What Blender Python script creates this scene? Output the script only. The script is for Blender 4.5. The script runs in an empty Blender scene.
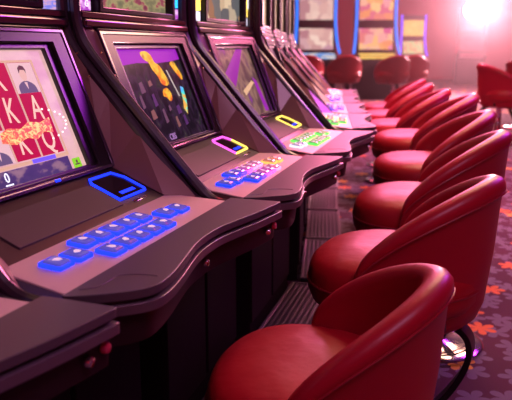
import bpy, bmesh, math, random
from mathutils import Vector, Matrix
random.seed(7)
C = bpy.context.scene.collection
PI = math.pi
R = math.radians

# ------------------------------------------------------------------ materials
MATS = {}
def mat(name, col=(.5,.5,.5), rough=.5, metal=0.0, emit=None, estr=0.0, coat=0.0, spec=.5, trans=0.0):
    if name in MATS: return MATS[name]
    m = bpy.data.materials.new(name); m.use_nodes = True
    b = m.node_tree.nodes['Principled BSDF']
    b.inputs['Base Color'].default_value = (*col, 1)
    b.inputs['Roughness'].default_value = rough
    b.inputs['Metallic'].default_value = metal
    b.inputs['Coat Weight'].default_value = coat
    b.inputs['Coat Roughness'].default_value = .12
    b.inputs['Specular IOR Level'].default_value = spec
    b.inputs['Transmission Weight'].default_value = trans
    if emit:
        b.inputs['Emission Color'].default_value = (*emit, 1)
        b.inputs['Emission Strength'].default_value = estr
    MATS[name] = m
    return m
def nodes(m):
    nt = m.node_tree
    return nt, nt.nodes, nt.links, nt.nodes['Principled BSDF']
def add_bump(m, scale, strength, dist=.002, kind='noise', detail=4):
    nt, N, L, b = nodes(m)
    tc = N.new('ShaderNodeTexCoord')
    t = N.new('ShaderNodeTexNoise' if kind == 'noise' else 'ShaderNodeTexVoronoi')
    t.inputs['Scale'].default_value = scale
    if kind == 'noise': t.inputs['Detail'].default_value = detail
    bp = N.new('ShaderNodeBump'); bp.inputs['Strength'].default_value = strength; bp.inputs['Distance'].default_value = dist
    L.new(tc.outputs['Object'], t.inputs['Vector'])
    L.new(t.outputs[0], bp.inputs['Height']); L.new(bp.outputs[0], b.inputs['Normal'])
    return m
def vary_rough(m, scale, lo, hi):
    nt, N, L, b = nodes(m)
    tc = N.new('ShaderNodeTexCoord'); t = N.new('ShaderNodeTexNoise'); t.inputs['Scale'].default_value = scale
    mr = N.new('ShaderNodeMapRange'); mr.inputs['To Min'].default_value = lo; mr.inputs['To Max'].default_value = hi
    L.new(tc.outputs['Object'], t.inputs['Vector']); L.new(t.outputs[0], mr.inputs['Value']); L.new(mr.outputs[0], b.inputs['Roughness'])
    return m
def screen_mat(name, stops, scale=6.0, strength=1.0, kind='noise', seed=0.0, stretch=(1,1,1), detail=3, rough=.2, distort=0.0):
    """a lit display: colours picked from a ramp by a procedural texture"""
    if name in MATS: return MATS[name]
    m = mat(name, (.003,.003,.004), rough, spec=.05)
    nt, N, L, b = nodes(m)
    tc = N.new('ShaderNodeTexCoord'); mp = N.new('ShaderNodeMapping')
    mp.inputs['Location'].default_value = (seed, seed*1.7, seed*.6); mp.inputs['Scale'].default_value = stretch
    L.new(tc.outputs['Object'], mp.inputs['Vector'])
    rp = N.new('ShaderNodeValToRGB')
    if kind == 'noise':
        t = N.new('ShaderNodeTexNoise'); t.inputs['Scale'].default_value = scale; t.inputs['Detail'].default_value = detail
        t.inputs['Distortion'].default_value = distort
        L.new(mp.outputs[0], t.inputs['Vector']); L.new(t.outputs[0], rp.inputs['Fac'])
    else:
        t = N.new('ShaderNodeTexVoronoi'); t.inputs['Scale'].default_value = scale
        if kind == 'cheb': t.distance = 'CHEBYCHEV'
        sx = N.new('ShaderNodeSeparateColor'); L.new(mp.outputs[0], t.inputs['Vector']); L.new(t.outputs['Color'], sx.inputs[0]); L.new(sx.outputs[0], rp.inputs['Fac'])
    el = rp.color_ramp.elements
    while len(el) > 1: el.remove(el[-1])
    el[0].position = stops[0][0]; el[0].color = (*stops[0][1], 1)
    for p, c in stops[1:]:
        e = el.new(p); e.color = (*c, 1)
    L.new(rp.outputs[0], b.inputs['Emission Color']); b.inputs['Emission Strength'].default_value = strength
    return m

leather = mat('red_leather', (.37,.003,.020), .40, coat=.08, spec=.3)
add_bump(leather, 260, .25, .0008, 'voronoi')
leather_seat = mat('red_leather_seat', (.37,.004,.014), .46, coat=.04, spec=.3)
add_bump(leather_seat, 9, .35, .012, 'noise', 3)
piping_m = mat('red_leather_seam', (.30,.008,.02), .4)
chrome = mat('chrome', (.75,.72,.74), .13, 1.0)
dark_metal = mat('dark_metal', (.02,.016,.018), .35, .6)
black_gloss = mat('black_gloss_plastic', (.016,.011,.015), .22, coat=.4)
vary_rough(black_gloss, 20, .16, .34)
edge_m = mat('cabinet_edging', (.03,.018,.026), .28, coat=.3)
wing_m = mat('bronze_side_panel', (.20,.095,.075), .5, .15, coat=.6)
strip_m = mat('glossy_side_strip', (.10,.05,.05), .15, .3, coat=.4)
frame_m = mat('screen_frame_plastic', (.012,.007,.011), .24, spec=.16)
trimf_m = mat('frame_trim_gloss', (.06,.03,.06), .16, .5, coat=.5)
frame_in = mat('screen_bezel', (.012,.008,.013), .3)
deck_m = mat('brushed_silver_panel', (.66,.50,.46), .42, .3)
add_bump(deck_m, 300, .06, .0005)
ledge_m = mat('charcoal_vinyl', (.075,.055,.066), .42, coat=.1)
add_bump(ledge_m, 120, .12, .0008)
trim_m = mat('satin_trim', (.13,.09,.11), .3, .3, coat=.2)
apron_m = mat('dark_maroon_panel', (.020,.006,.010), .45, spec=.22)
body_m = mat('black_cabinet', (.006,.003,.004), .6, spec=.08)
door_m = mat('cabinet_door_black', (.009,.004,.006), .5, spec=.12)
slope_m = mat('slope_panel_black', (.022,.013,.017), .38, spec=.3)
inset_m = mat('matte_brown_inset', (.062,.038,.042), .6, spec=.3)
glass_black = mat('black_glass', (.005,.004,.008), .06)
bar_m = mat('smoked_chrome', (.11,.075,.09), .18, .85)
rivet_m = mat('brass_screw', (.8,.5,.25), .2, 1.0)
lock_red = mat('red_lens', (.5,.03,.08), .15, coat=.5)
rubber = mat('ribbed_black_plate', (.06,.05,.06), .45, .2)
def rib(m):
    nt, N, L, b = nodes(m)
    tc = N.new('ShaderNodeTexCoord'); w = N.new('ShaderNodeTexWave'); w.inputs['Scale'].default_value = 14; w.bands_direction = 'X'
    w2 = N.new('ShaderNodeTexWave'); w2.inputs['Scale'].default_value = 26; w2.bands_direction = 'Y'
    mx = N.new('ShaderNodeMath'); mx.operation = 'MULTIPLY'
    L.new(tc.outputs['Object'], w.inputs['Vector']); L.new(tc.outputs['Object'], w2.inputs['Vector'])
    L.new(w.outputs['Fac'], mx.inputs[0]); L.new(w2.outputs['Fac'], mx.inputs[1])
    rp = N.new('ShaderNodeValToRGB'); rp.color_ramp.elements[0].color = (.010,.008,.010,1); rp.color_ramp.elements[1].color = (.030,.022,.030,1)
    L.new(mx.outputs[0], rp.inputs[0]); L.new(rp.outputs[0], b.inputs['Base Color'])
    bp = N.new('ShaderNodeBump'); bp.inputs['Strength'].default_value = .6; bp.inputs['Distance'].default_value = .004
    L.new(mx.outputs[0], bp.inputs['Height']); L.new(bp.outputs[0], b.inputs['Normal'])
rib(rubber)
def glow(name, c, s): return mat('glow_'+name, tuple(x*.2 for x in c), .35, emit=c, estr=s, spec=.02)
G_blue = glow('blue', (.012,.035,1.0), 2.2)
G_magenta = glow('magenta', (1.0,.10,.75), 2.2)
G_pink = glow('pink', (1.0,.25,.5), 2.2)
G_orange = glow('orange', (1.0,.42,.10), 1.8)
G_yellow = glow('yellow', (1.0,.72,.12), 2.2)
G_green = glow('green', (.16,1.0,.14), 1.3)
G_violet = glow('violet', (.16,.06,1.0), 1.8)
G_cyan = glow('cyan', (.03,.40,1.0), 2.2)
G_white = glow('white', (.85,.8,1.0), 1.4)

# ------------------------------------------------------------------ mesh helpers
def link(bm, name, m, parent=None, bevel=0.0, seg=2, angle=35, smooth=True, sub=0):
    bmesh.ops.recalc_face_normals(bm, faces=bm.faces)
    me = bpy.data.meshes.new(name); bm.to_mesh(me); bm.free()
    o = bpy.data.objects.new(name, me); C.objects.link(o)
    for x in (m if isinstance(m, (list, tuple)) else [m]): me.materials.append(x)
    if smooth:
        for p in me.polygons: p.use_smooth = True
        me.set_sharp_from_angle(angle=R(angle))
    if bevel:
        md = o.modifiers.new('bevel', 'BEVEL'); md.width = bevel; md.segments = seg; md.limit_method = 'ANGLE'; md.angle_limit = R(35)
        md.harden_normals = False
    if sub:
        md = o.modifiers.new('sub', 'SUBSURF'); md.levels = sub; md.render_levels = sub
    if parent: o.parent = parent
    return o
def prism(bm, pts, z0, z1):
    lo = [bm.verts.new((x, y, z0)) for x, y in pts]; hi = [bm.verts.new((x, y, z1)) for x, y in pts]
    n = len(pts)
    bm.faces.new(lo[::-1]); bm.faces.new(hi)
    for i in range(n): bm.faces.new((lo[i], lo[(i+1) % n], hi[(i+1) % n], hi[i]))
    return bm
def slab(bm, prof, y0, y1):
    """profile in (x,z) extruded along y"""
    a = [bm.verts.new((x, y0, z)) for x, z in prof]; b = [bm.verts.new((x, y1, z)) for x, z in prof]
    n = len(prof)
    bm.faces.new(a); bm.faces.new(b[::-1])
    for i in range(n): bm.faces.new((a[i], b[i], b[(i+1) % n], a[(i+1) % n]))
    return bm
def box(bm, x0, x1, y0, y1, z0, z1):
    return prism(bm, [(x0,y0),(x1,y0),(x1,y1),(x0,y1)], z0, z1)
def hexa(bm, p):   # 8 points, bottom 4 then top 4
    v = [bm.verts.new(q) for q in p]
    for f in ((3,2,1,0),(4,5,6,7),(0,1,5,4),(1,2,6,5),(2,3,7,6),(3,0,4,7)): bm.faces.new([v[i] for i in f])
def tube(bm, path, r, seg=10, closed=False, flat=None):
    P = [Vector(p) for p in path]; n = len(P); rings = []
    up = Vector((0,0,1))
    for i in range(n):
        if closed: d = P[(i+1) % n] - P[i-1]
        else: d = P[min(i+1, n-1)] - P[max(i-1, 0)]
        d.normalize()
        ref = flat if flat else (up if abs(d.z) < .9 else Vector((1,0,0)))
        s = d.cross(Vector(ref)).normalized(); u = s.cross(d).normalized()
        rr = r[i] if isinstance(r, (list, tuple)) and len(r) == n else r
        rings.append([bm.verts.new(P[i] + rr*(math.cos(2*PI*k/seg)*s + math.sin(2*PI*k/seg)*u)) for k in range(seg)])
    for i in range(n if closed else n-1):
        a, b = rings[i], rings[(i+1) % n]
        for k in range(seg): bm.faces.new((a[k], a[(k+1) % seg], b[(k+1) % seg], b[k]))
    if not closed:
        bm.faces.new(rings[0][::-1]); bm.faces.new(rings[-1])
    return bm
def lathe(bm, prof, seg=40, cx=0, cy=0, squash=1.0):
    rings = []
    for r, z in prof:
        if r < 1e-5: rings.append([bm.verts.new((cx, cy, z))])
        else: rings.append([bm.verts.new((cx + r*math.cos(2*PI*k/seg)*squash, cy + r*math.sin(2*PI*k/seg), z)) for k in range(seg)])
    for a, b in zip(rings, rings[1:]):
        for k in range(seg):
            k2 = (k+1) % seg
            q = [a[k % len(a)], a[k2 % len(a)], b[k2 % len(b)], b[k % len(b)]]
            u = []
            for v in q:
                if v not in u: u.append(v)
            if len(u) > 2: bm.faces.new(u)
    return bm
def catmull(P, n=6, closed=False):
    out = []
    m = len(P)
    for i in range(m - (0 if closed else 1)):
        p0 = P[i-1] if (i or closed) else P[0]; p1 = P[i]; p2 = P[(i+1) % m]; p3 = P[(i+2) % m] if (closed or i+2 < m) else P[-1]
        for k in range(n):
            t = k/n
            out.append(tuple(.5*((2*b)+(-a+c)*t+(2*a-5*b+4*c-d)*t*t+(-a+3*b-3*c+d)*t**3) for a, b, c, d in zip(p0, p1, p2, p3)))
    if not closed: out.append(tuple(P[-1]))
    return out
def empty(name, loc, rz=0, label=None, cat=None, group=None, scale=1.0):
    o = bpy.data.objects.new(name, None); C.objects.link(o); o.empty_display_size = .1
    o.location = loc; o.rotation_euler = (0,0,rz); o.scale = (scale,)*3
    if label: tag(o, label, cat, group)
    return o
def tag(o, label, cat, group=None):
    o['label'] = label; o['category'] = cat
    if group: o['group'] = group
    return o
def struct(o): o['kind'] = 'structure'; return o
def text_mesh(bm, s, size, M, depth=.0006):
    cu = bpy.data.curves.new('tmp', 'FONT'); cu.body = s; cu.size = size; cu.extrude = depth; cu.align_x = 'CENTER'; cu.align_y = 'CENTER'; cu.resolution_u = 3
    o = bpy.data.objects.new('tmp', cu); C.objects.link(o)
    dg = bpy.context.evaluated_depsgraph_get()
    me = bpy.data.meshes.new_from_object(o.evaluated_get(dg))
    me.transform(M); bm.from_mesh(me)
    bpy.data.objects.remove(o); bpy.data.curves.remove(cu); bpy.data.meshes.remove(me)
    return bm

# ------------------------------------------------------------------ slot machine (x = out to the player, y = along the row, z = up)
POSE = {-1:((-.549,.649),-.3637), 0:((-.287,1.300),-.3228), 1:((-.047,1.964),-.2864), 2:((.176,2.662),-.2826),
        3:((.349,3.396),-.0987), 4:((.424,4.097),-.0973), 5:((.490,4.815),-.1089), 6:((.578,5.533),-.1190)}
FRONT = [(-.345,.125),(-.335,.148),(-.315,.178),(-.287,.212),(-.258,.229),(-.215,.230),(-.16,.222),(-.10,.210),(-.03,.197),(.03,.193),(.09,.196),(.15,.208),(.22,.225),(.29,.238),(.345,.246),(.352,.243),(.354,.235)]
FR = catmull(FRONT, 4)
def plan(off=0.0, back=.119, y0=-.345, y1=.354):
    pts = [(x+off, y) for y, x in FR]
    return [(back, pts[0][1])] + pts + [(back, y1)]
SA = Vector((-.160, 0, .817)); SE = Vector((-.368, 0, .930)); SN = Vector((.930, 0, .368)); SU = Vector((0,1,0))
def SP(su, sv, h=0.0): return SA + SU*su + SE*sv + SN*h                     # screen plane
PA = Vector((-.024, 0, .757)); PE = Vector((-.916, 0, .402)); PN = Vector((.402, 0, .916)); 
def PP(u, t, h=0.0): return PA + SU*u + PE*t + PN*h                         # sloping panel between deck and screen
def DP(u, x, h=0.0):                                                          # deck plane
    z = .7415 + max(0, (.121-x))*.100
    return Vector((x, u, z+h))
def frame_mat(fn, su, sv, h):
    o = fn(su, sv, h); ex = (fn(su+1, sv, h)-o); ey = (fn(su, sv+1, h)-o).normalized(); ez = ex.cross(ey)
    M = Matrix((ex, ey, ez)).transposed().to_4x4(); M.translation = o
    return M
def quadbox(bm, fn, u0, u1, v0, v1, h0, h1, taper=0.0):
    t = taper
    hexa(bm, [fn(u0,v0,h0), fn(u1,v0,h0), fn(u1,v1,h0), fn(u0,v1,h0), fn(u0+t,v0+t,h1), fn(u1-t,v0+t,h1), fn(u1-t,v1-t,h1), fn(u0+t,v1-t,h1)])
def ring(bm, fn, outer, inner, h0, h1):
    """rectangular frame; outer/inner = (u0,u1,v0,v1)"""
    def cs(q, h): return [bm.verts.new(fn(u, v, h)) for u, v in ((q[0],q[2]),(q[1],q[2]),(q[1],q[3]),(q[0],q[3]))]
    a, b, c, d = cs(outer,h0), cs(outer,h1), cs(inner,h1), cs(inner,h0)
    for k in range(4):
        j = (k+1) % 4
        bm.faces.new((a[k],a[j],b[j],b[k])); bm.faces.new((b[k],b[j],c[j],c[k])); bm.faces.new((c[k],c[j],d[j],d[k])); bm.faces.new((d[k],d[j],a[j],a[k]))

EDGE = [(-.312,1.80),(-.312,1.40),(-.312,1.20),(-.308,1.155),(-.296,1.118),(-.274,1.083),(-.24,1.042),(-.12,.904),(.0,.768),(.022,.745),(.045,.731),(.075,.725),(.128,.724)]
BTN = [(-.237,.037),(-.186,.041),(-.122,.014),(-.074,.018),(-.026,.020),(.023,.021),(.073,.022),(-.130,.076),(-.080,.077),(-.032,.078),(.015,.079),(.064,.081),(.139,.050),(.188,.056)]
cap_m = mat('clear_button_cap', (.42,.34,.48), .10, coat=.5)
icon_m = mat('button_icon', (.8,.75,.8), .3, emit=(.8,.65,.9), estr=.5)

def button_proto():
    bm = bmesh.new(); s = .0225
    pts = []
    for cx, cy, a0 in ((s-.006,s-.006,0),(-s+.006,s-.006,90),(-s+.006,-s+.006,180),(s-.006,-s+.006,270)):
        for k in range(4): 
            a = R(a0+30*k); pts.append((cx+.006*math.cos(a), cy+.006*math.sin(a)))
    prism(bm, pts, 0, .006)
    me1 = bpy.data.meshes.new('button'); bm.to_mesh(me1); bm.free()
    bm = bmesh.new()
    lo = [bm.verts.new((x*.80, y*.80, .006)) for x, y in pts]; mi = [bm.verts.new((x*.72, y*.72, .0095)) for x, y in pts]; hi = [bm.verts.new((x*.50, y*.50, .0108)) for x, y in pts]
    n = len(pts)
    for a, b in ((lo, mi), (mi, hi)):
        for i in range(n): bm.faces.new((a[i], a[(i+1) % n], b[(i+1) % n], b[i]))
    bm.faces.new(hi); bm.faces.new(lo[::-1])
    me2 = bpy.data.meshes.new('button_cap'); bm.to_mesh(me2); bm.free(); me2.materials.append(cap_m)
    bm = bmesh.new()
    prism(bm, [(-.008,-.004),(.002,-.007),(.009,-.002),(.005,.006),(-.003,.004)], .0106, .0114)
    me3 = bpy.data.meshes.new('button_icon'); bm.to_mesh(me3); bm.free(); me3.materials.append(icon_m)
    return me1, me2, me3
BT = button_proto()
BTC = {}
def button_mesh(m):
    if m.name not in BTC:
        q = BT[0].copy(); q.materials.clear(); q.materials.append(m); BTC[m.name] = q
    return BTC[m.name]

CPC = {}
def cap_mesh(m):
    if m.name not in CPC:
        q = BT[1].copy(); q.materials.clear()
        e = m.node_tree.nodes['Principled BSDF'].inputs['Emission Color'].default_value
        q.materials.append(mat('cap_'+m.name, (.10+.30*e[0],.10+.30*e[1],.10+.35*e[2]), .10, emit=(.10+.5*e[0],.10+.5*e[1],.12+.6*e[2]), estr=.45, coat=.5)); CPC[m.name] = q
    return CPC[m.name]
def slot_machine(i, label, btn_col, led_cols, tube_cols, lcd, upper, purple=True):
    (x, y), th = POSE[i]
    t = empty('slot_machine', (x, y, 0), th, label, 'slot machine', 'slot machines in the curving row')
    # --- lower body and rear shell
    bm = bmesh.new(); slab(bm, [(-.50,0),(-.12,0),(-.12,.60),(-.06,.66),(-.50,.66)], -.305, .305)
    link(bm, 'lower_cabinet', body_m, t, .006)
    bm = bmesh.new(); box(bm, -.122, -.112, -.30, -.01, .08, .58); link(bm, 'cabinet_door', door_m, t, .003)
    bm = bmesh.new(); box(bm, -.122, -.112, .01, .30, .08, .58); link(bm, 'cabinet_door', door_m, t, .003)
    bm = bmesh.new(); slab(bm, [(-.50,.66),(-.20,.66),(-.20,.80),(-.335,1.135),(-.335,1.80),(-.50,1.80)], -.315, .315)
    link(bm, 'rear_shell', body_m, t, .004)
    # --- side walls with their rolled front edging
    for s in (-1, 1):
        bm = bmesh.new()
        prof = [(-.50,.64),(-.02,.66),(.10,.712)] + [(px-.004, pz) for px, pz in EDGE[::-1][1:]] + [(-.50,1.80)]
        slab(bm, prof, s*.345-.006, s*.345+.006)
        link(bm, 'side_wall', black_gloss, t, .002)
        bm = bmesh.new(); path = catmull([(px, s*.342, pz) for px, pz in EDGE], 4)
        tube(bm, path, .0135, 10, flat=(0,1,0)); link(bm, 'side_edging', edge_m, t)
    # --- wings from the screen frame out to the side walls
    for s in (-1, 1):
        bm = bmesh.new()
        inner = [(PP(s*.283, .0, .0)), PP(s*.283,.148,.0), SP(s*.287,.10,.0), SP(s*.287,.22,.0), SP(s*.287,.34,.0), Vector((-.30, s*.289, 1.148))]
        outer = [Vector((.040,s*.336,.742)), Vector((-.115,s*.336,.900)), Vector((-.19,s*.336,.985)), Vector((-.247,s*.336,1.05)), Vector((-.298,s*.336,1.118)), Vector((-.31,s*.336,1.148))]
        A = [bm.verts.new(p) for p in inner]; B = [bm.verts.new(p) for p in outer]
        for k in range(5): bm.faces.new((A[k], A[k+1], B[k+1], B[k]))
        o = link(bm, 'side_wing', wing_m, t, smooth=False); md = o.modifiers.new('thick', 'SOLIDIFY'); md.thickness = .004; md.offset = 0
        bm = bmesh.new()
        for (du, q) in ((.30, (-.24, 1.03)), (.305, (-.272, 1.085))):
            M = Matrix.Translation((q[0]+.012, s*(du+.012), q[1])); bmesh.ops.create_uvsphere(bm, u_segments=8, v_segments=6, radius=.003, matrix=M)
        link(bm, 'wing_screw', rivet_m, t)
    # --- main screen: frame, bezel, display
    bm = bmesh.new(); ring(bm, SP, (-.287,.287,.0,.342), (-.232,.232,.016,.312), -.02, .006); link(bm, 'screen_frame', frame_m, t, .004)
    bm = bmesh.new(); ring(bm, SP, (-.2895,.2895,-.001,.3445), (-.279,.279,.008,.335), -.02, .0085); link(bm, 'frame_trim', trimf_m, t, .002)
    bm = bmesh.new(); ring(bm, SP, (-.236,.236,.012,.316), (-.208,.208,.022,.302), -.022, -.004); link(bm, 'screen_bezel', frame_in, t, .002)
    bm = bmesh.new(); quadbox(bm, SP, -.212, .212, .018, .306, -.022, -.014); scr = link(bm, 'main_screen', lcd, t, smooth=False)
    bm = bmesh.new(); quadbox(bm, SP, -.286, .286, .0, .34, -.05, -.021); link(bm, 'screen_backing', frame_in, t, smooth=False)
    # chrome slot line and status light under the display
    bm = bmesh.new(); quadbox(bm, SP, -.19, .215, .003, .010, .005, .008); link(bm, 'chrome_strip', bar_m, t, .001)
    # --- sloping panel with blank inset and ticket window
    bm = bmesh.new(); quadbox(bm, PP, -.285, .285, -.004, .152, -.03, .0); link(bm, 'slope_panel', slope_m, t, .003)
    bm = bmesh.new(); quadbox(bm, PP, -.225, .128, .020, .112, -.001, .003, .001); link(bm, 'blank_inset', inset_m, t, .001)
    q = [(.136,.036),(.252,.036),(.258,.042),(.258,.098),(.240,.126),(.150,.126),(.136,.112)]
    bm = bmesh.new(); lo = [bm.verts.new(PP(a,b,.0)) for a, b in q]; hi = [bm.verts.new(PP(a,b,.002)) for a, b in q]
    for k in range(len(q)): bm.faces.new((lo[k], lo[(k+1) % 7], hi[(k+1) % 7], hi[k]))
    bm.faces.new(hi); bm.faces.new(lo[::-1]); win = link(bm, 'ticket_window', glass_black, t, smooth=False)
    lc = led_cols
    path = [PP(a,b,.003) for a, b in q]
    if len(lc) == 1:
        bm = bmesh.new(); tube(bm, path, .0035, 8, closed=True); link(bm, 'light_ring', lc[0], win)
    else:
        k = len(path)//2
        bm = bmesh.new(); tube(bm, path[:k+1], .0035, 8); link(bm, 'light_ring', lc[1], win)
        bm = bmesh.new(); tube(bm, path[k:]+path[:1], .0035, 8); link(bm, 'light_ring', lc[0], win)
    bm = bmesh.new(); quadbox(bm, PP, .170, .232, .050, .060, .002, .003)
    link(bm, 'ticket_slot', G_blue if lc[0] is not G_pink else G_cyan, win, .001)
    bm = bmesh.new(); quadbox(bm, PP, .168, .232, .014, .022, .0, .002); link(bm, 'maker_plate', chrome, t, .0008)
    # --- button deck
    bm = bmesh.new()
    hexa(bm, [(-.03,-.305,.70),(.123,-.332,.70),(.123,.335,.70),(-.03,.305,.70), DP(-.305,-.03), DP(-.332,.123), DP(.335,.123), DP(.305,-.03)])
    link(bm, 'button_deck', deck_m, t, .002)
    for s in (-1, 1):
        bm = bmesh.new()
        A = [DP(s*.303,-.03,-.001), DP(s*.330,.123,-.001)]; B = [Vector((-.02,s*.343,.735)), Vector((.123,s*.346,.722))]
        v = [bm.verts.new(p) for p in (A[0],A[1],B[1],B[0])]; w = [bm.verts.new(p-Vector((0,0,.02))) for p in (A[0],A[1],B[1],B[0])]
        bm.faces.new(v); bm.faces.new(w[::-1])
        for k in range(4): bm.faces.new((v[k], w[k], w[(k+1) % 4], v[(k+1) % 4]))
        link(bm, 'deck_side_strip', strip_m, t, .002)
    for k, (u, vx) in enumerate(BTN):
        m = btn_col(u)
        b = bpy.data.objects.new('button', button_mesh(m)); C.objects.link(b); b.parent = t
        b.location = DP(u, vx, 0); b.rotation_euler = (0, .100, 0)
        c = bpy.data.objects.new('button_cap', cap_mesh(m)); C.objects.link(c); c.parent = b
        c = bpy.data.objects.new('button_icon', BT[2]); C.objects.link(c); c.parent = b; c.rotation_euler = (0,0,random.uniform(0,6))
    # --- arm rest ledge, trim and apron with the S shaped front
    bm = bmesh.new(); prism(bm, plan(0, .119), .731, .7455); link(bm, 'arm_rest', ledge_m, t, .005, 3)
    bm = bmesh.new(); prism(bm, plan(-.010, .119), .724, .7315); link(bm, 'groove', frame_in, t)
    bm = bmesh.new(); prism(bm, plan(.004, .05), .708, .7245); link(bm, 'ledge_trim', trim_m, t, .004, 3)
    bm = bmesh.new()
    pts = plan(-.012, -.10); lo = []; hi = []
    n = len(pts)
    for px, py in pts:
        zb = .655
        hi.append(bm.verts.new((px, py, .709))); lo.append(bm.verts.new((px-.006 if px > 0 else px, py, zb)))
    bm.faces.new(hi); bm.faces.new(lo[::-1])
    for k in range(n): bm.faces.new((lo[k], lo[(k+1) % n], hi[(k+1) % n], hi[k]))
    link(bm, 'apron', apron_m, t, .004)
    line = catmull([(.128,-.313,.7455),(.150,-.296,.7455),(.151,-.262,.7455),(.152,-.240,.7455),(.168,-.228,.7455),(.192,-.221,.7455),(.212,-.222,.7455)], 4)
    bm = bmesh.new(); tube(bm, line, .0012, 6); link(bm, 'embossed_line', trim_m, t)
    for (u, dz, mm) in ((.045,.683,chrome),(.336,.690,lock_red),(.302,.684,chrome)):
        fx = min(FR, key=lambda p: abs(p[0]-u))[1]-.013
        bm = bmesh.new(); rr = .009
        lathe(bm, [(0,.0),(rr,0),(rr,.004),(rr*.8,.008),(rr*.45,.009),(0,.010)], 16)
        bmesh.ops.transform(bm, matrix=Matrix.Translation((fx, u, dz)) @ Matrix.Rotation(R(90), 4, 'Y'), verts=bm.verts)
        link(bm, 'lock', mm, t)
    # --- upper box: bar, lip, screen, light columns
    bm = bmesh.new(); box(bm, -.34, -.288, -.335, .335, 1.146, 1.168); link(bm, 'chrome_bar', bar_m, t, .006, 3)
    bm = bmesh.new(); box(bm, -.34, -.296, -.335, .335, 1.169, 1.186); link(bm, 'lower_lip', bar_m, t, .003)
    bm = bmesh.new(); box(bm, -.34, -.283, -.289, .289, 1.136, 1.146); link(bm, 'top_lip', frame_m, t, .003)
    UP = lambda u, v, h=0: Vector((-.318+h, u, v))
    bm = bmesh.new(); ring(bm, UP, (-.248,.248,1.186,1.70), (-.225,.225,1.202,1.68), -.01, .022); link(bm, 'upper_frame', frame_m, t, .004)
    bm = bmesh.new(); quadbox(bm, UP, -.228, .228, 1.199, 1.685, -.012, -.004); link(bm, 'upper_screen', upper, t, smooth=False)
    for s in (-1, 1):
        bm = bmesh.new(); box(bm, -.335, -.322, s*.292-.042, s*.292+.042, 1.186, 1.72); colm = link(bm, 'light_column', bar_m if i != 0 else tube_cols[2], t, .002)
        tc = tube_cols[0 if s < 0 else 1]
        bm = bmesh.new(); tube(bm, [(-.314, s*.284, 1.225), (-.314, s*.284, 1.70)], .010, 10); link(bm, 'light_tube', tc, colm)
        bm = bmesh.new(); tube(bm, [(-.314, s*.312, 1.26), (-.314, s*.312, 1.70)], .006, 8); link(bm, 'light_tube', tube_cols[2], colm)
        bm = bmesh.new(); quadbox(bm, UP, s*.286-.022, s*.286+.022, 1.190, 1.222, 0, .006); link(bm, 'lamp_block', tube_cols[3], colm, .002)
    bm = bmesh.new(); box(bm, -.50, -.29, -.335, .335, 1.72, 1.80); link(bm, 'top_cap', black_gloss, t, .006)
    return t, scr

def const(m): return lambda u: m
def grad(u):
    return G_violet if u < -.10 else (G_blue if u < -.15 else (G_magenta if u < .0 else (G_pink if u < .06 else G_orange)))
def gradB(u): return G_blue if u < -.12 else (G_violet if u < -.05 else (G_magenta if u < .02 else (G_pink if u < .09 else G_orange)))
def gradC(u): return G_white if u < -.15 else G_green
def gradD(u): return G_yellow if -.1 < u < .05 else G_green if u < -.1 else G_white
def gradE(u): return G_violet if u < .1 else G_white
def gradF(u): return G_blue if u < .1 else G_white
def gradG(u): return G_white if u < 0 else G_pink

S_plain = screen_mat('reel_backdrop', [(0,(.55,.22,.30)),(.45,(.75,.38,.42)),(.6,(.85,.50,.48)),(1,(.62,.32,.46))], 9, 1.0, stretch=(1,1,2))
S_dark = screen_mat('dark_game_display', [(0,(.006,.004,.010)),(.44,(.012,.008,.016)),(.56,(.05,.02,.06)),(.64,(.02,.035,.02)),(.70,(.13,.07,.10)),(1,(.3,.2,.2))], 26, .7, seed=3.1, stretch=(1,1,.7), detail=4, distort=.8)
S_tan = screen_mat('tan_reflection_display', [(0,(.05,.02,.05)),(.42,(.17,.075,.085)),(.52,(.42,.22,.17)),(.62,(.20,.09,.12)),(.72,(.33,.04,.42)),(1,(.5,.1,.6))], 8, .8, seed=7.3, stretch=(1,1.5,1.2), detail=2)  # tan and violet reflections put into the display's glow
S_far = screen_mat('violet_game_display', [(0,(.08,.02,.12)),(.45,(.3,.12,.2)),(.6,(.7,.3,.2)),(1,(.6,.1,.7))], 12, .8, seed=1.3)
U_a = screen_mat('upper_amber_display', [(0,(.16,.06,.05)),(.45,(.45,.22,.12)),(.55,(.62,.36,.22)),(.7,(.5,.2,.22)),(1,(.75,.5,.3))], 30, .8, seed=2, stretch=(1,1,2.5))
U_b = screen_mat('upper_teal_display', [(0,(.05,.10,.08)),(.42,(.30,.25,.14)),(.52,(.50,.42,.20)),(.6,(.45,.10,.14)),(.75,(.10,.03,.07)),(1,(.05,.02,.05))], 18, .8, seed=5, stretch=(1,1,2.2))
U_c = screen_mat('upper_cream_display', [(0,(.04,.06,.09)),(.40,(.25,.22,.2)),(.5,(.85,.62,.40)),(.6,(1,.86,.66)),(.75,(.3,.12,.05)),(1,(.8,.6,.4))], 11, 1.0, seed=9, kind='cheb')
U_d = screen_mat('upper_mixed_display', [(0,(.3,.2,.1)),(.5,(.8,.5,.3)),(1,(.5,.2,.5))], 14, .8, seed=4)
stripe_blue = screen_mat('blue_striped_lamp', [(0,(.05,.08,.8)),(.45,(.30,.28,.9)),(.55,(.75,.42,.65)),(1,(.2,.2,.9))], 40, 1.0, seed=8, stretch=(1,.6,3))
stripe_pink = screen_mat('magenta_sparkle_lamp', [(0,(.08,.01,.12)),(.45,(.5,.06,.6)),(.6,(.9,.5,.9)),(1,(1,.8,1))], 60, 1.1, seed=6)
MACH = {}
MACH[-1] = slot_machine(-1, 'nearest slot machine, cut off at lower left, only its deck corner showing', gradF, [G_blue], (G_blue,G_blue,stripe_blue,stripe_blue), S_dark, U_a)
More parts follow.
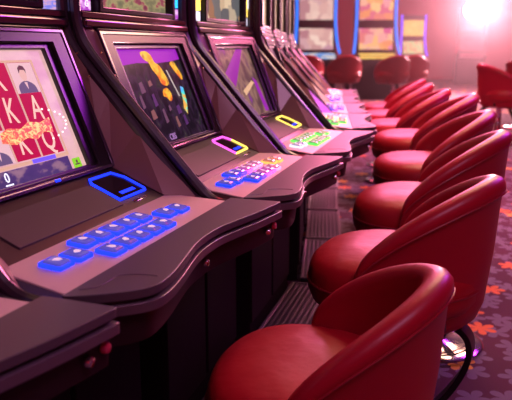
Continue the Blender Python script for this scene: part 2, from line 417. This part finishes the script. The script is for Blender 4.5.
MACH[0] = slot_machine(0, 'slot machine showing card letter reels on a bright screen, all buttons glowing blue', const(G_blue), [G_blue], (stripe_blue,stripe_blue,stripe_blue,stripe_blue), S_plain, U_a)
MACH[1] = slot_machine(1, 'slot machine with dark screen of golden shapes and blue to orange buttons', gradB, [G_magenta,G_yellow], (stripe_pink,G_cyan,G_blue,stripe_pink), S_dark, U_b)
MACH[2] = slot_machine(2, 'slot machine with brown tinted screen, green lit buttons and yellow ringed ticket window', gradC, [G_yellow], (G_yellow,G_yellow,G_white,G_white), S_tan, U_c)
MACH[3] = slot_machine(3, 'fourth slot machine whose deck shows, just behind the green lit deck', gradD, [G_yellow], (G_cyan,G_green,G_blue,G_blue), S_far, U_d)
MACH[4] = slot_machine(4, 'third slot machine from the far end of the row, violet lit buttons', gradE, [G_violet], (G_green,G_blue,G_white,G_white), S_far, U_d)
MACH[5] = slot_machine(5, 'second slot machine from the far end of the row, blue lit buttons', gradF, [G_blue], (G_violet,G_orange,G_magenta,G_magenta), S_far, U_d)
MACH[6] = slot_machine(6, 'last slot machine at the far end of the row, whitish buttons', gradG, [G_pink], (G_orange,G_pink,G_magenta,G_magenta), S_far, U_d)

# ---- picture on the reels display
scr = MACH[0][1]
E0 = -.0135
crim = glow('reel_crimson', (.46,.006,.055), 1.1); rcream = glow('reel_cream', (1.0,.62,.52), .95); rgold = glow('reel_gold', (1.0,.45,.10), 1.0)
pale = glow('reel_pale', (.92,.58,.62), .85); suit = glow('reel_slate', (.16,.10,.22), .9); skin = glow('reel_skin', (.95,.55,.50), .8); hair = glow('reel_hair', (.16,.05,.08), .8)
fire = screen_mat('fiery_banner', [(0,(.75,.02,.02)),(.45,(.95,.12,.03)),(.52,(1,.40,.08)),(.60,(1,.72,.2)),(1,(1,.3,.1))], 70, 1.15, seed=1, stretch=(1,1,1.6), distort=1.5)
cols = [.108,.024,-.060,-.144]; rows = [.239,.169,.100]
lay = [['face','A','Q'],['K','K','K'],['Q','A','face'],['A','K','Q']]
bm = bmesh.new()
for c in cols:
    if True:
        quadbox(bm, SP, c-.0385, c+.0385, .066, .274, E0, E0+.0004)
link(bm, 'reel_strip', crim, scr, smooth=False)
bm = bmesh.new(); quadbox(bm, SP, -.2, .151, .2745, .279, E0, E0+.0006); quadbox(bm, SP, -.2, .158, .056, .063, E0, E0+.0006); quadbox(bm, SP, .151, .157, .056, .279, E0, E0+.0006)
for c in cols: quadbox(bm, SP, c-.0425, c-.0395, .066, .274, E0, E0+.0006)
link(bm, 'reel_border', glow('reel_border', (.80,.45,.33), .9), scr, smooth=False)
for ci, c in enumerate(cols):
    for ri, r in enumerate(rows):
        k = lay[ci][ri]
        if k == 'face':
            bm = bmesh.new(); quadbox(bm, SP, c-.0385, c+.0385, r-.034, r+.034, E0+.0004, E0+.0008); card = link(bm, 'portrait_tile', pale, scr, smooth=False)
            def blob(pts, m, nm, h):
                bm = bmesh.new(); lo = [bm.verts.new(SP(c+a, r+b, E0+h)) for a, b in pts]; hi = [bm.verts.new(SP(c+a, r+b, E0+h+.0003)) for a, b in pts]
                for q in range(len(pts)): bm.faces.new((lo[q], lo[(q+1) % len(pts)], hi[(q+1) % len(pts)], hi[q]))
                bm.faces.new(hi); bm.faces.new(lo[::-1]); link(bm, nm, m, card, smooth=False)
            el = lambda cx, cy, rx, ry: [(cx+rx*math.cos(2*PI*q/14), cy+ry*math.sin(2*PI*q/14)) for q in range(14)]
            blob(catmull([(-.030,-.034),(-.028,-.018),(-.010,-.008),(.008,-.008),(.026,-.018),(.030,-.034)], 3), suit, 'portrait_jacket', .0008)
            blob(el(-.001,.008,.0115,.016), skin, 'portrait_face', .0012)
            blob([(-.013,.010),(-.012,.022),(-.003,.028),(.008,.026),(.012,.018),(.011,.010),(.008,.017),(-.006,.018)], hair, 'portrait_hair', .0016)
            blob([(-.006,-.010),(.004,-.010),(.000,-.026)], pale, 'portrait_shirt', .0012)
        else:
            bm = bmesh.new(); text_mesh(bm, k, .078, frame_mat(SP, c, r, E0+.001) @ Matrix.Rotation(R(-6), 4, 'Z') @ Matrix.Diagonal((.70,1.0,1,1)))
            bmesh.ops.recalc_face_normals(bm, faces=bm.faces)
            link(bm, 'reel_letter', rcream, scr, smooth=False)
bm = bmesh.new()
top = [(-.035,.128),(-.01,.136),(.03,.131),(.06,.143),(.10,.138),(.135,.146)]; bot = [(.132,.112),(.10,.116),(.07,.103),(.04,.110),(.0,.100),(-.04,.108)]
pts = top+bot
lo = [bm.verts.new(SP(a, b, E0+.0024)) for a, b in pts]; hi = [bm.verts.new(SP(a, b, E0+.0028)) for a, b in pts]
for q in range(len(pts)): bm.faces.new((lo[q], lo[(q+1) % len(pts)], hi[(q+1) % len(pts)], hi[q]))
bm.faces.new(hi); bm.faces.new(lo[::-1]); link(bm, 'fiery_banner', fire, scr, smooth=False)
for k in range(26):
    a = 2*PI*k/26
    if math.cos(a) > -.3 and abs(math.cos(a)) > .3:
        bm = bmesh.new(); bmesh.ops.create_uvsphere(bm, u_segments=6, v_segments=4, radius=.0024, matrix=Matrix.Translation(SP(.085+.105*math.cos(a), .132+.036*math.sin(a), E0+.003)))
        link(bm, 'light_dot', glow('dot_white', (1,.85,.85), 1.5), scr)
bm = bmesh.new(); quadbox(bm, SP, -.211, .150, .019, .054, E0, E0+.0008); bar = link(bm, 'credit_bar', screen_mat('credit_bar_display', [(0,(.03,.03,.14)),(.5,(.10,.05,.20)),(.6,(.35,.18,.28)),(1,(.55,.3,.35))], 22, .8, seed=3, stretch=(1,1,2)), scr, smooth=False)
bm = bmesh.new(); text_mesh(bm, '0', .028, frame_mat(SP, -.064, .040, E0+.0012)); link(bm, 'credit_digit', G_white, bar, smooth=False)
bm = bmesh.new(); quadbox(bm, SP, -.075, -.052, .0245, .0275, E0+.0008, E0+.0014); link(bm, 'credit_caption', G_white, bar, smooth=False)
bm = bmesh.new(); quadbox(bm, SP, .028, .108, .055, .064, E0+.001, E0+.0016); link(bm, 'blue_caption', glow('caption_blue', (.18,.10,.95), 1.1), scr, smooth=False)
bm = bmesh.new(); quadbox(bm, SP, .160, .190, .022, .045, E0, E0+.001); gb = link(bm, 'green_key', glow('key_green', (.30,.75,.03), .9), scr, .001)
bm = bmesh.new(); quadbox(bm, SP, .166, .184, .029, .032, E0+.001, E0+.0014); quadbox(bm, SP, .172, .178, .033, .040, E0+.001, E0+.0014); link(bm, 'key_symbol', hair, gb, smooth=False)
bm = bmesh.new(); quadbox(bm, SP, .046, .064, .003, .009, .006, .010); link(bm, 'status_light', G_blue, MACH[0][0], .001)
# ---- glowing shapes on the dark display
scr = MACH[1][1]
gold = screen_mat('golden_shape', [(0,(.5,.04,.01)),(.40,(.85,.14,.02)),(.48,(1,.36,.02)),(.56,(1,.58,.05)),(.66,(.5,.15,.02)),(1,(1,.8,.3))], 28, 1.1, seed=2)
def flat(pts, m, nm, par, h=0.0):
    bm = bmesh.new(); lo = [bm.verts.new(SP(a, b, E0+h)) for a, b in pts]; hi = [bm.verts.new(SP(a, b, E0+h+.0005)) for a, b in pts]
    for q in range(len(pts)): bm.faces.new((lo[q], lo[(q+1) % len(pts)], hi[(q+1) % len(pts)], hi[q]))
    bm.faces.new(hi); bm.faces.new(lo[::-1]); return link(bm, nm, m, par, smooth=False)
flat(catmull([(-.060,.292),(-.020,.296),(.005,.283),(.012,.262),(.035,.252),(.052,.225),(.060,.196),(.035,.187),(.006,.196),(.000,.218),(-.020,.240),(-.030,.262),(-.052,.272)], 3, True), gold, 'golden_shape', scr)
flat(catmull([(.120,.256),(.150,.262),(.165,.240),(.178,.215),(.168,.200),(.148,.215),(.128,.240)], 3, True), gold, 'golden_shape', scr)
flat(catmull([(.000,.176),(.030,.180),(.046,.165),(.040,.145),(.020,.140),(.008,.152),(-.012,.158)], 3, True), gold, 'golden_shape', scr)
flat([(.132,.180),(.152,.176),(.140,.130),(.112,.090),(.100,.110),(.118,.140)], screen_mat('rainbow_flash', [(0,(.9,.05,.3)),(.4,(.9,.5,.05)),(.5,(.1,.8,.6)),(.6,(.05,.5,1)),(1,(.6,.1,1))], 22, 1.1, seed=4, stretch=(1,1,1.5)), 'rainbow_flash', scr)
flat([(.072,.235),(.080,.235),(.104,.150),(.097,.150)], glow('pale_line', (.6,.55,.5), .9), 'pale_streak', scr)
flat([(-.210,.305),(.210,.305),(.210,.268),(.13,.262),(.02,.258),(-.10,.262),(-.210,.256)], glow('violet_sheen', (.42,.02,.62), .75), 'violet_sheen_band', scr, -.0004)  # purple sheen from above, painted as a glowing band
for k, (a, b, w, h) in enumerate([(-.13,.19,.03,.035),(-.08,.15,.022,.04),(-.12,.11,.03,.03),(-.05,.10,.02,.045),(.06,.11,.03,.03),(.02,.075,.02,.035),(-.16,.15,.018,.04),(.08,.075,.022,.035),(-.07,.20,.025,.02),(.0,.12,.018,.02)]):
    flat([(a-w/2,b-h/2),(a+w/2,b-h/2+.004),(a+w/2-.004,b+h/2),(a-w/2+.003,b+h/2-.004)], [glow('dim_mauve', (.16,.07,.13), .8), glow('dim_plum', (.10,.03,.15), .8), glow('dim_rose', (.30,.12,.12), .7)][k % 3], 'dim_tile', scr)
bm = bmesh.new(); text_mesh(bm, 'CBS', .026, frame_mat(SP, -.055, .036, E0+.001)); link(bm, 'display_lettering', glow('mauve_text', (.45,.22,.55), .8), scr, smooth=False)
bm = bmesh.new(); text_mesh(bm, 'G', .024, Matrix(((0,0,1,-.309),(1,0,0,-.290),(0,1,0,1.206),(0,0,0,1)))); link(bm, 'lit_letter', G_white, MACH[1][0], smooth=False)
# ---- purple and tan reflections painted as glowing shapes on the brown display
scr = MACH[2][1]
flat([(-.20,.20),(.05,.30),(.13,.30),(-.15,.13)], glow('violet_reflection', (.36,.03,.45), .7), 'violet_reflection', scr)
flat([(.13,.18),(.17,.16),(.20,.03),(.15,.03)], glow('violet_reflection2', (.40,.03,.55), .7), 'violet_reflection', scr)
flat([(-.05,.13),(.10,.165),(.13,.155),(-.03,.11)], glow('cream_reflection', (.85,.55,.32), .8), 'cream_reflection', scr)

# ------------------------------------------------------------------ ribbed foot plates on the carpet
for i in (0, 1, 2, 3, 4, 5, 6):
    (x, y), th = POSE[i]
    bm = bmesh.new(); box(bm, -.105, .100, -.340, .340, 0.004, .028)
    o = link(bm, 'foot_plate', rubber, None, .006, 2); o.location = (x, y, 0); o.rotation_euler = (0,0,th)
    who = {0:'under the machine with blue buttons', 1:'under the machine with blue-to-orange buttons', 2:'under the machine with green lit buttons', 3:'just beyond the green lit machine',
           4:'third from the far end of the row', 5:'second from the far end of the row', 6:'at the far end of the row'}[i]
    tag(o, 'black ribbed foot plate ' + who, 'foot plate', 'foot plates along the slot machines')
    bm = bmesh.new()
    ring(bm, lambda u, v, h: Vector((v, u, h)), (-.341,.341,-.106,.101), (-.326,.326,-.092,.087), .027, .031)
    link(bm, 'plate_rim', trim_m, o, .002)

# ------------------------------------------------------------------ chairs
def tub_point(a, t):
    """a = angle from the back (-x); t walks the cross-section outside bottom -> rim -> inside bottom"""
    pass
def make_chair(name, label, group):
    t = empty(name, (0,0,0), 0, label, 'chair', group)
    # seat cushion: D shaped, puffed
    def sp(a, f, z):
        c, sn = math.cos(a), math.sin(a)
        return ((SF if c > 0 else BX-.055)*f*math.copysign(abs(c)**.85, c), (WY-.022)*f*math.copysign(abs(sn)**.92, sn), z)
    prof = [(.0,.415),(.70,.415),(.86,.420),(.95,.438),(.995,.466),(1.0,.495),(.988,.520),(.95,.542),(.87,.558),(.70,.570),(.40,.580),(0,.583)]
    bm = bmesh.new(); K = 52; RR = []
    for f, z in prof:
        RR.append([bm.verts.new(sp(2*PI*k/K, f, z)) for k in range(K)] if f else [bm.verts.new((-.03,0,z))])
    for A, B in zip(RR, RR[1:]):
        for k in range(K):
            q = []
            for v in (A[k % len(A)], A[(k+1) % len(A)] if len(A) > 1 else A[0], B[(k+1) % len(B)] if len(B) > 1 else B[0], B[k % len(B)]):
                if v not in q: q.append(v)
            bm.faces.new(q)
    link(bm, 'seat', leather_seat, t, angle=70)
    bm = bmesh.new(); tube(bm, [sp(2*PI*k/K, 1.003, .493) for k in range(K)], .0035, 6, closed=True); link(bm, 'seat_piping', piping_m, t)
    # tub back
    bm = bmesh.new(); rings = []; rim_o = []
    N = 64; A1 = PI/2
    for i in range(N+1):
        q = -1 + 2*i/N; a = A1*math.copysign(1-(1-abs(q))**1.3, q)
        ca = math.cos(a)
        H = RIM_ARM + (RIM_TOP-RIM_ARM)*max(0,ca)**.66
        e = min(1, (A1-abs(a))/.10); e = math.sqrt(max(0, 1-(1-e)**2))       # rounded arm ends
        w = .070*(.35+.65*e); H -= .028*(1-e); m = -.035
        zb = .358
        def rim_xy(d):
            sn = math.sin(a)
            return -(BX+d)*max(0,ca)**1.15 + .012, (WY+d)*math.copysign(abs(sn)**1.15, sn)
        def P(d, z): return bm.verts.new((*rim_xy(d), z))
        lean = .62+.38*max(0, ca)
        o = m+w*.5
        prof = [(o-.125*lean-.01,zb),(o-.085*lean,zb+.010),(o-.056*lean,zb+.036),(o-.037*lean,zb+.085),(o-.020*lean,zb+.09+max(.0,H-.15-zb)*.5),(o-.010,H-.055),
                (o,H-.034),(o-.003,H-.016),(o-.014,H-.004),(m+.004,H),(m-w*.22,H-.004),(m-w*.42,H-.016),(m-w*.5,H-.034),(m-w*.48,H-.060),
                (m-w*.5-.008,.585 if H > .67 else H-.075),(m-w*.5-.018,.46),(m-w*.5-.03,.42)]
        rings.append([P(d, z) for d, z in prof])
        if 1 <= i <= N-1: rim_o.append((*rim_xy(o+.0005), H-.040))
    for A, B in zip(rings, rings[1:]):
        for k in range(len(A)):
            j = (k+1) % len(A); bm.faces.new((A[k], A[j], B[j], B[k]))
    bm.faces.new(rings[0][::-1]); bm.faces.new(rings[-1])
    bk = link(bm, 'backrest', leather, t, angle=70)
    bm = bmesh.new(); tube(bm, rim_o, .0028, 6); link(bm, 'back_piping', piping_m, bk)
    # pedestal
    bx = -.08
    bm = bmesh.new(); lathe(bm, [(0,.0),(.205,.0),(.212,.004),(.212,.012),(.204,.018),(.15,.022),(.06,.030),(.045,.05),(0,.05)], 44, bx); link(bm, 'base', chrome, t, angle=50)
    bm = bmesh.new(); tube(bm, [(bx+.170*math.cos(2*PI*k/40), .170*math.sin(2*PI*k/40), .021) for k in range(40)], .004, 6, closed=True); link(bm, 'base_groove', dark_metal, t)
    bm = bmesh.new(); lathe(bm, [(0,.03),(.036,.03),(.034,.20),(.030,.21),(.030,.36),(.05,.39),(.05,.418),(0,.418)], 24, bx); link(bm, 'column', chrome, t, angle=50)
    bm = bmesh.new(); box(bm, -.22, .05, -.15, .15, .388, .420); link(bm, 'seat_plate', dark_metal, t, .006)
    br = catmull([(-.12,0,.375),(-.20,0,.372),(-.255,0,.345),(-.272,0,.30),(-.262,0,.24),(-.225,0,.165),(-.165,0,.08),(-.135,0,.03)], 5)
    bm = bmesh.new(); L = []
    for k, p in enumerate(br):
        d = Vector(br[min(k+1, len(br)-1)])-Vector(br[max(k-1, 0)]); d.normalize(); nrm = Vector((-d.z,0,d.x))*.009
        L.append([bm.verts.new(Vector(p)+nrm*s1+Vector((0,.034*s2,0))) for s1, s2 in ((-1,-1),(1,-1),(1,1),(-1,1))])
    for A, B in zip(L, L[1:]):
        for k in range(4): bm.faces.new((A[k], A[(k+1) % 4], B[(k+1) % 4], B[k]))
    bm.faces.new(L[0][::-1]); bm.faces.new(L[-1]); link(bm, 'rear_brace', dark_metal, t, .002)
    return t
RIM_ARM = .545; RIM_TOP = .800; BX = .348; WY = .292; SF = .215
def copy_tree(o, parent=None):
    c = o.copy(); C.objects.link(c)
    if parent: c.parent = parent
    for ch in list(o.children): copy_tree(ch, c)
    return c
CH = [  # x, y, facing angle (deg), width, height, label
 (0.088,1.24,168,0.84,0.875,'nearest red tub chair, cut off by the bottom of the photo'),
 (0.362,1.845,154.3,0.93,0.97,'second red tub chair from the front, whole side of its back showing'),
 (0.575,2.44,161,0.98,1.025,'third red tub chair from the front of the row'),
 (0.8,3.3,171,1.04,1.01,'fourth red tub chair from the front of the row'),
 (0.95,4.12,168,1.13,1.04,'fifth red tub chair from the front of the row'),
 (1.0,4.88,170,1.12,1.02,'sixth red tub chair from the front of the row'),
 (1.07,5.62,170,1.12,1.02,'seventh red tub chair from the front of the row'),
 (1.2,6.4,170,1.12,1.02,'eighth and farthest red tub chair along the slot machines'),
]
first = make_chair('tub_chair', CH[0][5], 'red tub chairs along the slot machines')
for k, (x, y, a, sw, sh, lb) in enumerate(CH):
    o = first if k == 0 else copy_tree(first)
    o.location = (x, y, 0); o.rotation_euler = (0,0,R(a)); o.scale = (sw, sw, sh); o['label'] = lb

# ------------------------------------------------------------------ background
BG = [ # chairs: x, y, facing deg, scale, label
 (1.68,13.2,95,1.2,'blurred red chair in front of the far machine with blue light arcs'),
 (2.55,13.0,98,1.2,'blurred red chair before the far machine with orange screens'),
 (0.98,13.4,90,1.2,'blurred red chair mostly hidden at the end of the slot machine row'),
 (3.02,13.5,90,1.2,'blurred red chair farthest back, below the small machine with greenish screen'),
 (2.93,8.0,10,1.15,'blurred red chair at the right edge with its back turned to the row'),
 (3.80,9.5,12,1.15,'blurred red chair behind the one at the right edge'),
]
for k, (x, y, a, s, lb) in enumerate(BG):
    o = copy_tree(first); o.location = (x, y, 0); o.rotation_euler = (0,0,R(a)); o.scale = (s, s, s); o['label'] = lb; o['group'] = 'red chairs in the blurred background'
def far_machine(x, y, rz, s, label, up, lo, deck, led):
    t = empty('slot_machine', (x, y, 0), R(rz), label, 'slot machine', 'blurred slot machines across the room', s)
    bm = bmesh.new(); slab(bm, [(-.6,0),(-.05,0),(-.05,.62),(.22,.70),(.22,.76),(-.02,.80),(-.14,1.25),(-.14,1.95),(-.6,1.95)], -.34, .34); link(bm, 'cabinet', body_m, t, .01)
    Q = lambda u, v, h=0: Vector((-.02-.12*(v-.80)/.45+h, u, v))
    bm = bmesh.new(); quadbox(bm, Q, -.29, .29, .86, 1.22, .004, .012); link(bm, 'main_screen', lo, t, smooth=False)
    W = lambda u, v, h=0: Vector((-.14+h, u, v))
    bm = bmesh.new(); quadbox(bm, W, -.29, .29, 1.36, 1.80, .002, .012); link(bm, 'upper_screen', up, t, smooth=False)
    D = lambda u, v, h=0: Vector((.21-v*.23, u, .755+v*.04+h))
    bm = bmesh.new(); quadbox(bm, D, -.30, .30, .0, .95, .004, .010); link(bm, 'button_panel', deck, t, smooth=False)
    K = lambda u, v, h=0: Vector((-.05+h, u, v))
    bm = bmesh.new(); quadbox(bm, lambda u, v, h=0: Vector((.22+h, u, v)), -.30, .30, .705, .755, .0, .006); link(bm, 'front_strip', deck, t, smooth=False)
    for sd in (-1, 1):
        bm = bmesh.new(); tube(bm, catmull([(-.12,sd*.34,1.95),(-.125,sd*.335,1.5),(-.11,sd*.34,1.25),(-.03,sd*.36,.98),(.08,sd*.39,.80)], 6), .025, 8); link(bm, 'light_arc', led, t)
    return t
G_arc = glow('arc_blue', (.01,.20,1.0), 1.3)
F1 = screen_mat('far_pink_reels', [(0,(.40,.14,.20)),(.35,(.75,.42,.38)),(.55,(.95,.68,.58)),(.75,(.55,.25,.35)),(1,(.9,.6,.5))], 7, .95, seed=2.2, kind='cheb')
F2 = screen_mat('far_orange_reels', [(0,(.70,.10,.30)),(.4,(.95,.35,.12)),(.6,(1,.60,.25)),(1,(.8,.15,.5))], 7, .95, seed=4.2, kind='cheb')
F3 = screen_mat('far_blue_art', [(0,(.02,.16,.7)),(.45,(.08,.35,.9)),(.55,(.7,.7,.75)),(1,(.95,.8,.6))], 6, .9, seed=1.2)
F4 = screen_mat('far_gold_art', [(0,(.9,.35,.08)),(.5,(1,.6,.12)),(1,(1,.8,.3))], 6, .9, seed=1.9)
F5 = screen_mat('far_green_art', [(0,(.2,.6,.25)),(.45,(.75,.7,.35)),(.6,(.9,.4,.2)),(1,(.5,.3,.7))], 9, .9, seed=2.9)
F6 = screen_mat('far_dim_art', [(0,(.12,.02,.04)),(.5,(.25,.05,.08)),(1,(.5,.15,.18))], 6, .7, seed=3.3)
F_red = glow('dim_red', (.5,.03,.06), .5)
far_machine(1.27,14.6,-88,1.22,'blurred far slot machine with pink reels and blue light arcs, left of the two',F1,F1,F3,G_arc)
far_machine(2.52,14.6,-92,1.22,'blurred far slot machine with orange reels, right of the one with blue arcs',F2,F2,F4,G_arc)
far_machine(4.75,21.0,-92,1.05,'small blurred slot machine far back with a greenish lower screen',F4,F5,F1,G_violet)
far_machine(8.00,19.5,-110,1.35,'blurred pink screened slot machine at the right edge of the photo',F1,F1,F1,G_pink)
far_machine(6.35,20.5,-100,1.15,'blurred dim slot machine low beneath the glaring lamp',F6,F6,F6,F_red)
# glaring lamp
lp = empty('ceiling_lamp', (4.95,16.0,0), 0, 'glaring white globe lamp hanging high at the upper right', 'lamp')
bm = bmesh.new(); bmesh.ops.create_uvsphere(bm, u_segments=24, v_segments=16, radius=.22, matrix=Matrix.Translation((0,0,1.92))); link(bm, 'globe', glow('globe', (1.0,.80,.80), 7), lp)
bm = bmesh.new(); lathe(bm, [(0,2.16),(.10,2.17),(.12,2.22),(.05,2.27),(0,2.27)], 20); link(bm, 'globe_holder', dark_metal, lp)
bm = bmesh.new(); tube(bm, [(0,0,2.25),(0,0,3.3)], .015, 8); link(bm, 'hanging_rod', dark_metal, lp)

# ------------------------------------------------------------------ room shell
def carpet():
    m = mat('patterned_carpet', (.05,.015,.04), .95)
    nt, N, L, b = nodes(m)
    tc = N.new('ShaderNodeTexCoord')
    def math_(op, a, b_=None, c=None):
        n = N.new('ShaderNodeMath'); n.operation = op
        for k, v in enumerate((a, b_, c)):
            if v is None: continue
            if isinstance(v, (int, float)): n.inputs[k].default_value = v
            else: L.new(v, n.inputs[k])
        return n.outputs[0]
    def flowers(scale, petals, rad, seed):
        mp = N.new('ShaderNodeMapping'); mp.inputs['Location'].default_value = (seed, seed*1.3, 0); L.new(tc.outputs['Object'], mp.inputs['Vector'])
        v = N.new('ShaderNodeTexVoronoi'); v.voronoi_dimensions = '2D'; v.inputs['Scale'].default_value = scale; v.inputs['Randomness'].default_value = .75
        L.new(mp.outputs[0], v.inputs['Vector'])
        sub = N.new('ShaderNodeVectorMath'); sub.operation = 'SUBTRACT'
        L.new(mp.outputs[0], sub.inputs[0]); L.new(v.outputs['Position'], sub.inputs[1])
        sx = N.new('ShaderNodeSeparateXYZ'); L.new(sub.outputs[0], sx.inputs[0])
        sc = N.new('ShaderNodeSeparateColor'); L.new(v.outputs['Color'], sc.inputs[0])
        ang = math_('ARCTAN2', sx.outputs[1], sx.outputs[0])
        ang = math_('ADD', math_('MULTIPLY', ang, petals/2), math_('MULTIPLY', sc.outputs[1], 6.28))
        pet = math_('POWER', math_('ABSOLUTE', math_('COSINE', ang)), .6)
        r = math_('SQRT', math_('ADD', math_('MULTIPLY', sx.outputs[0], sx.outputs[0]), math_('MULTIPLY', sx.outputs[1], sx.outputs[1])))
        lim = math_('MULTIPLY', math_('ADD', math_('MULTIPLY', pet, .85), .15), rad)
        return math_('LESS_THAN', r, lim), sc.outputs[0]
    def mix(f, a, bcol):
        n = N.new('ShaderNodeMix'); n.data_type = 'RGBA'; L.new(f, n.inputs[0])
        if isinstance(a, tuple): n.inputs[6].default_value = (*a, 1)
        else: L.new(a, n.inputs[6])
        if isinstance(bcol, tuple): n.inputs[7].default_value = (*bcol, 1)
        else: L.new(bcol, n.inputs[7])
        return n.outputs[2]
    nz = N.new('ShaderNodeTexNoise'); nz.inputs['Scale'].default_value = 3; L.new(tc.outputs['Object'], nz.inputs['Vector'])
    base = mix(nz.outputs[0], (.055,.010,.035), (.11,.016,.040))
    f1, r1 = flowers(8.0, 5, .060, 3.0)
    c = mix(f1, base, (.17,.11,.17))
    f2, r2 = flowers(5.0, 6, .065, 11.0)
    pick = math_('GREATER_THAN', r2, .58)
    oc = mix(math_('GREATER_THAN', r2, .8), (.75,.16,.05), (.80,.38,.06))
    c = mix(math_('MULTIPLY', f2, pick), c, oc)
    L.new(c, b.inputs['Base Color'])
    n2 = N.new('ShaderNodeTexNoise'); n2.inputs['Scale'].default_value = 400; L.new(tc.outputs['Object'], n2.inputs['Vector'])
    bp = N.new('ShaderNodeBump'); bp.inputs['Strength'].default_value = .3; bp.inputs['Distance'].default_value = .004; L.new(n2.outputs[0], bp.inputs['Height']); L.new(bp.outputs[0], b.inputs['Normal'])
    return m
wall_m = add_bump(mat('deep_red_wall', (.42,.025,.06), .8), 8, .2, .01)
ceil_m = mat('dark_plum_ceiling', (.05,.02,.035), .9)
X0, X1, Y0, Y1, ZC = -5, 13, -3, 24, 3.3
bm = bmesh.new(); box(bm, X0, X1, Y0, Y1, -.1, 0); struct(link(bm, 'floor', carpet(), smooth=False))
bm = bmesh.new(); box(bm, X0, X1, Y0, Y1, ZC, ZC+.1); struct(link(bm, 'ceiling', ceil_m, smooth=False))
bm = bmesh.new(); box(bm, X0, X1, Y1, Y1+.1, 0, ZC); struct(link(bm, 'wall_back', wall_m, smooth=False))
bm = bmesh.new(); box(bm, X0, X1, Y0-.1, Y0, 0, ZC); struct(link(bm, 'wall_front', wall_m, smooth=False))
bm = bmesh.new(); box(bm, X0-.1, X0, Y0, Y1, 0, ZC); struct(link(bm, 'wall_left', wall_m, smooth=False))
bm = bmesh.new(); box(bm, X1, X1+.1, Y0, Y1, 0, ZC); struct(link(bm, 'wall_right', wall_m, smooth=False))

# ------------------------------------------------------------------ lights
def area(name, loc, target, size, col, power, sy=None):
    l = bpy.data.lights.new(name, 'AREA'); l.energy = power; l.color = col; l.size = size
    if sy: l.shape = 'RECTANGLE'; l.size_y = sy
    o = bpy.data.objects.new(name, l); C.objects.link(o); o.location = loc
    d = Vector(target)-Vector(loc); o.rotation_euler = d.to_track_quat('-Z', 'Y').to_euler(); return o
area('fill_salmon', (1.0,4.0,3.25), (.4,3.4,0), 1.2, (1.0,.52,.36), 270, 5.0)  # unseen overhead light, added for the warm tone on the decks
area('fill_front', (1.0,.2,3.25), (.1,1.4,.7), 1.4, (.92,.40,.78), 58)  # unseen mauve fill added over the near machines
area('fill_violet', (-1.6,2.6,3.2), (.3,2.4,.6), 1.0, (.55,.12,1.0), 80, 3.5)  # added violet fill behind the row, no fixture modelled
area('rim_pink', (1.9,8.6,3.25), (.9,4.0,.4), 2.0, (1.0,.18,.40), 430)  # added backlight for the pink chair rims, unseen
area('fill_violet_side', (3.1,4.7,3.2), (0.4,3.6,.9), 1.0, (.62,.04,1.0), 125, 1.8)  # unseen violet light, placed to reflect in the far side wings
area('streak_red', (.25,3.9,3.2), (.25,3.9,0), .07, (1.0,.02,.05), 14, 2.2)  # added narrow light, placed to draw a red streak on the wings
area('fill_far', (3.0,13.5,3.2), (3.0,14.0,0), 4.0, (1.0,.10,.18), 230)  # added crimson fill for the back wall and far chairs
pl = bpy.data.lights.new('lamp_globe', 'POINT'); pl.energy = 2100; pl.color = (1.0,.45,.52); pl.shadow_soft_size = .32
po = bpy.data.objects.new('lamp_globe', pl); C.objects.link(po); po.location = (4.95,15.4,1.95)
w = bpy.data.worlds.new('World'); bpy.context.scene.world = w; w.use_nodes = True
w.node_tree.nodes['Background'].inputs[0].default_value = (.35,.10,.25,1); w.node_tree.nodes['Background'].inputs[1].default_value = .10
# added scattering volume, stands in for veiling glare of the lamp
vs = w.node_tree.nodes.new('ShaderNodeVolumeScatter'); vs.inputs['Color'].default_value = (1,.72,.78,1); vs.inputs['Density'].default_value = .012; vs.inputs['Anisotropy'].default_value = .6
gp = w.node_tree.nodes.new('ShaderNodeNewGeometry'); vd = w.node_tree.nodes.new('ShaderNodeVectorMath'); mr = w.node_tree.nodes.new('ShaderNodeMapRange')
vd.operation = 'DISTANCE'; vd.inputs[1].default_value = (4.95,15.5,1.95); mr.interpolation_type = 'SMOOTHSTEP'     # thickest around the lamp
mr.inputs['From Min'].default_value = .5; mr.inputs['From Max'].default_value = 9.0; mr.inputs['To Min'].default_value = .024; mr.inputs['To Max'].default_value = .0006
w.node_tree.links.new(gp.outputs['Position'], vd.inputs[0]); w.node_tree.links.new(vd.outputs['Value'], mr.inputs['Value']); w.node_tree.links.new(mr.outputs[0], vs.inputs['Density'])
w.node_tree.links.new(vs.outputs[0], w.node_tree.nodes['World Output'].inputs['Volume'])

# ------------------------------------------------------------------ camera
cd = bpy.data.cameras.new('camera'); cam = bpy.data.objects.new('camera', cd); C.objects.link(cam)
cam.location = (0,0,1.0989); cam.rotation_euler = (PI/2-.2212, 0, 0)
cd.sensor_width = 36; cd.lens = 679.5/512*36; cd.clip_start = .02
cd.dof.use_dof = True; cd.dof.focus_distance = 1.55; cd.dof.aperture_fstop = 5.6
sc = bpy.context.scene; sc.camera = cam
sc.view_settings.view_transform = 'Standard'; sc.view_settings.look = 'None'; sc.view_settings.gamma = 1; sc.view_settings.use_curve_mapping = False
sc.view_settings.exposure = 0.0
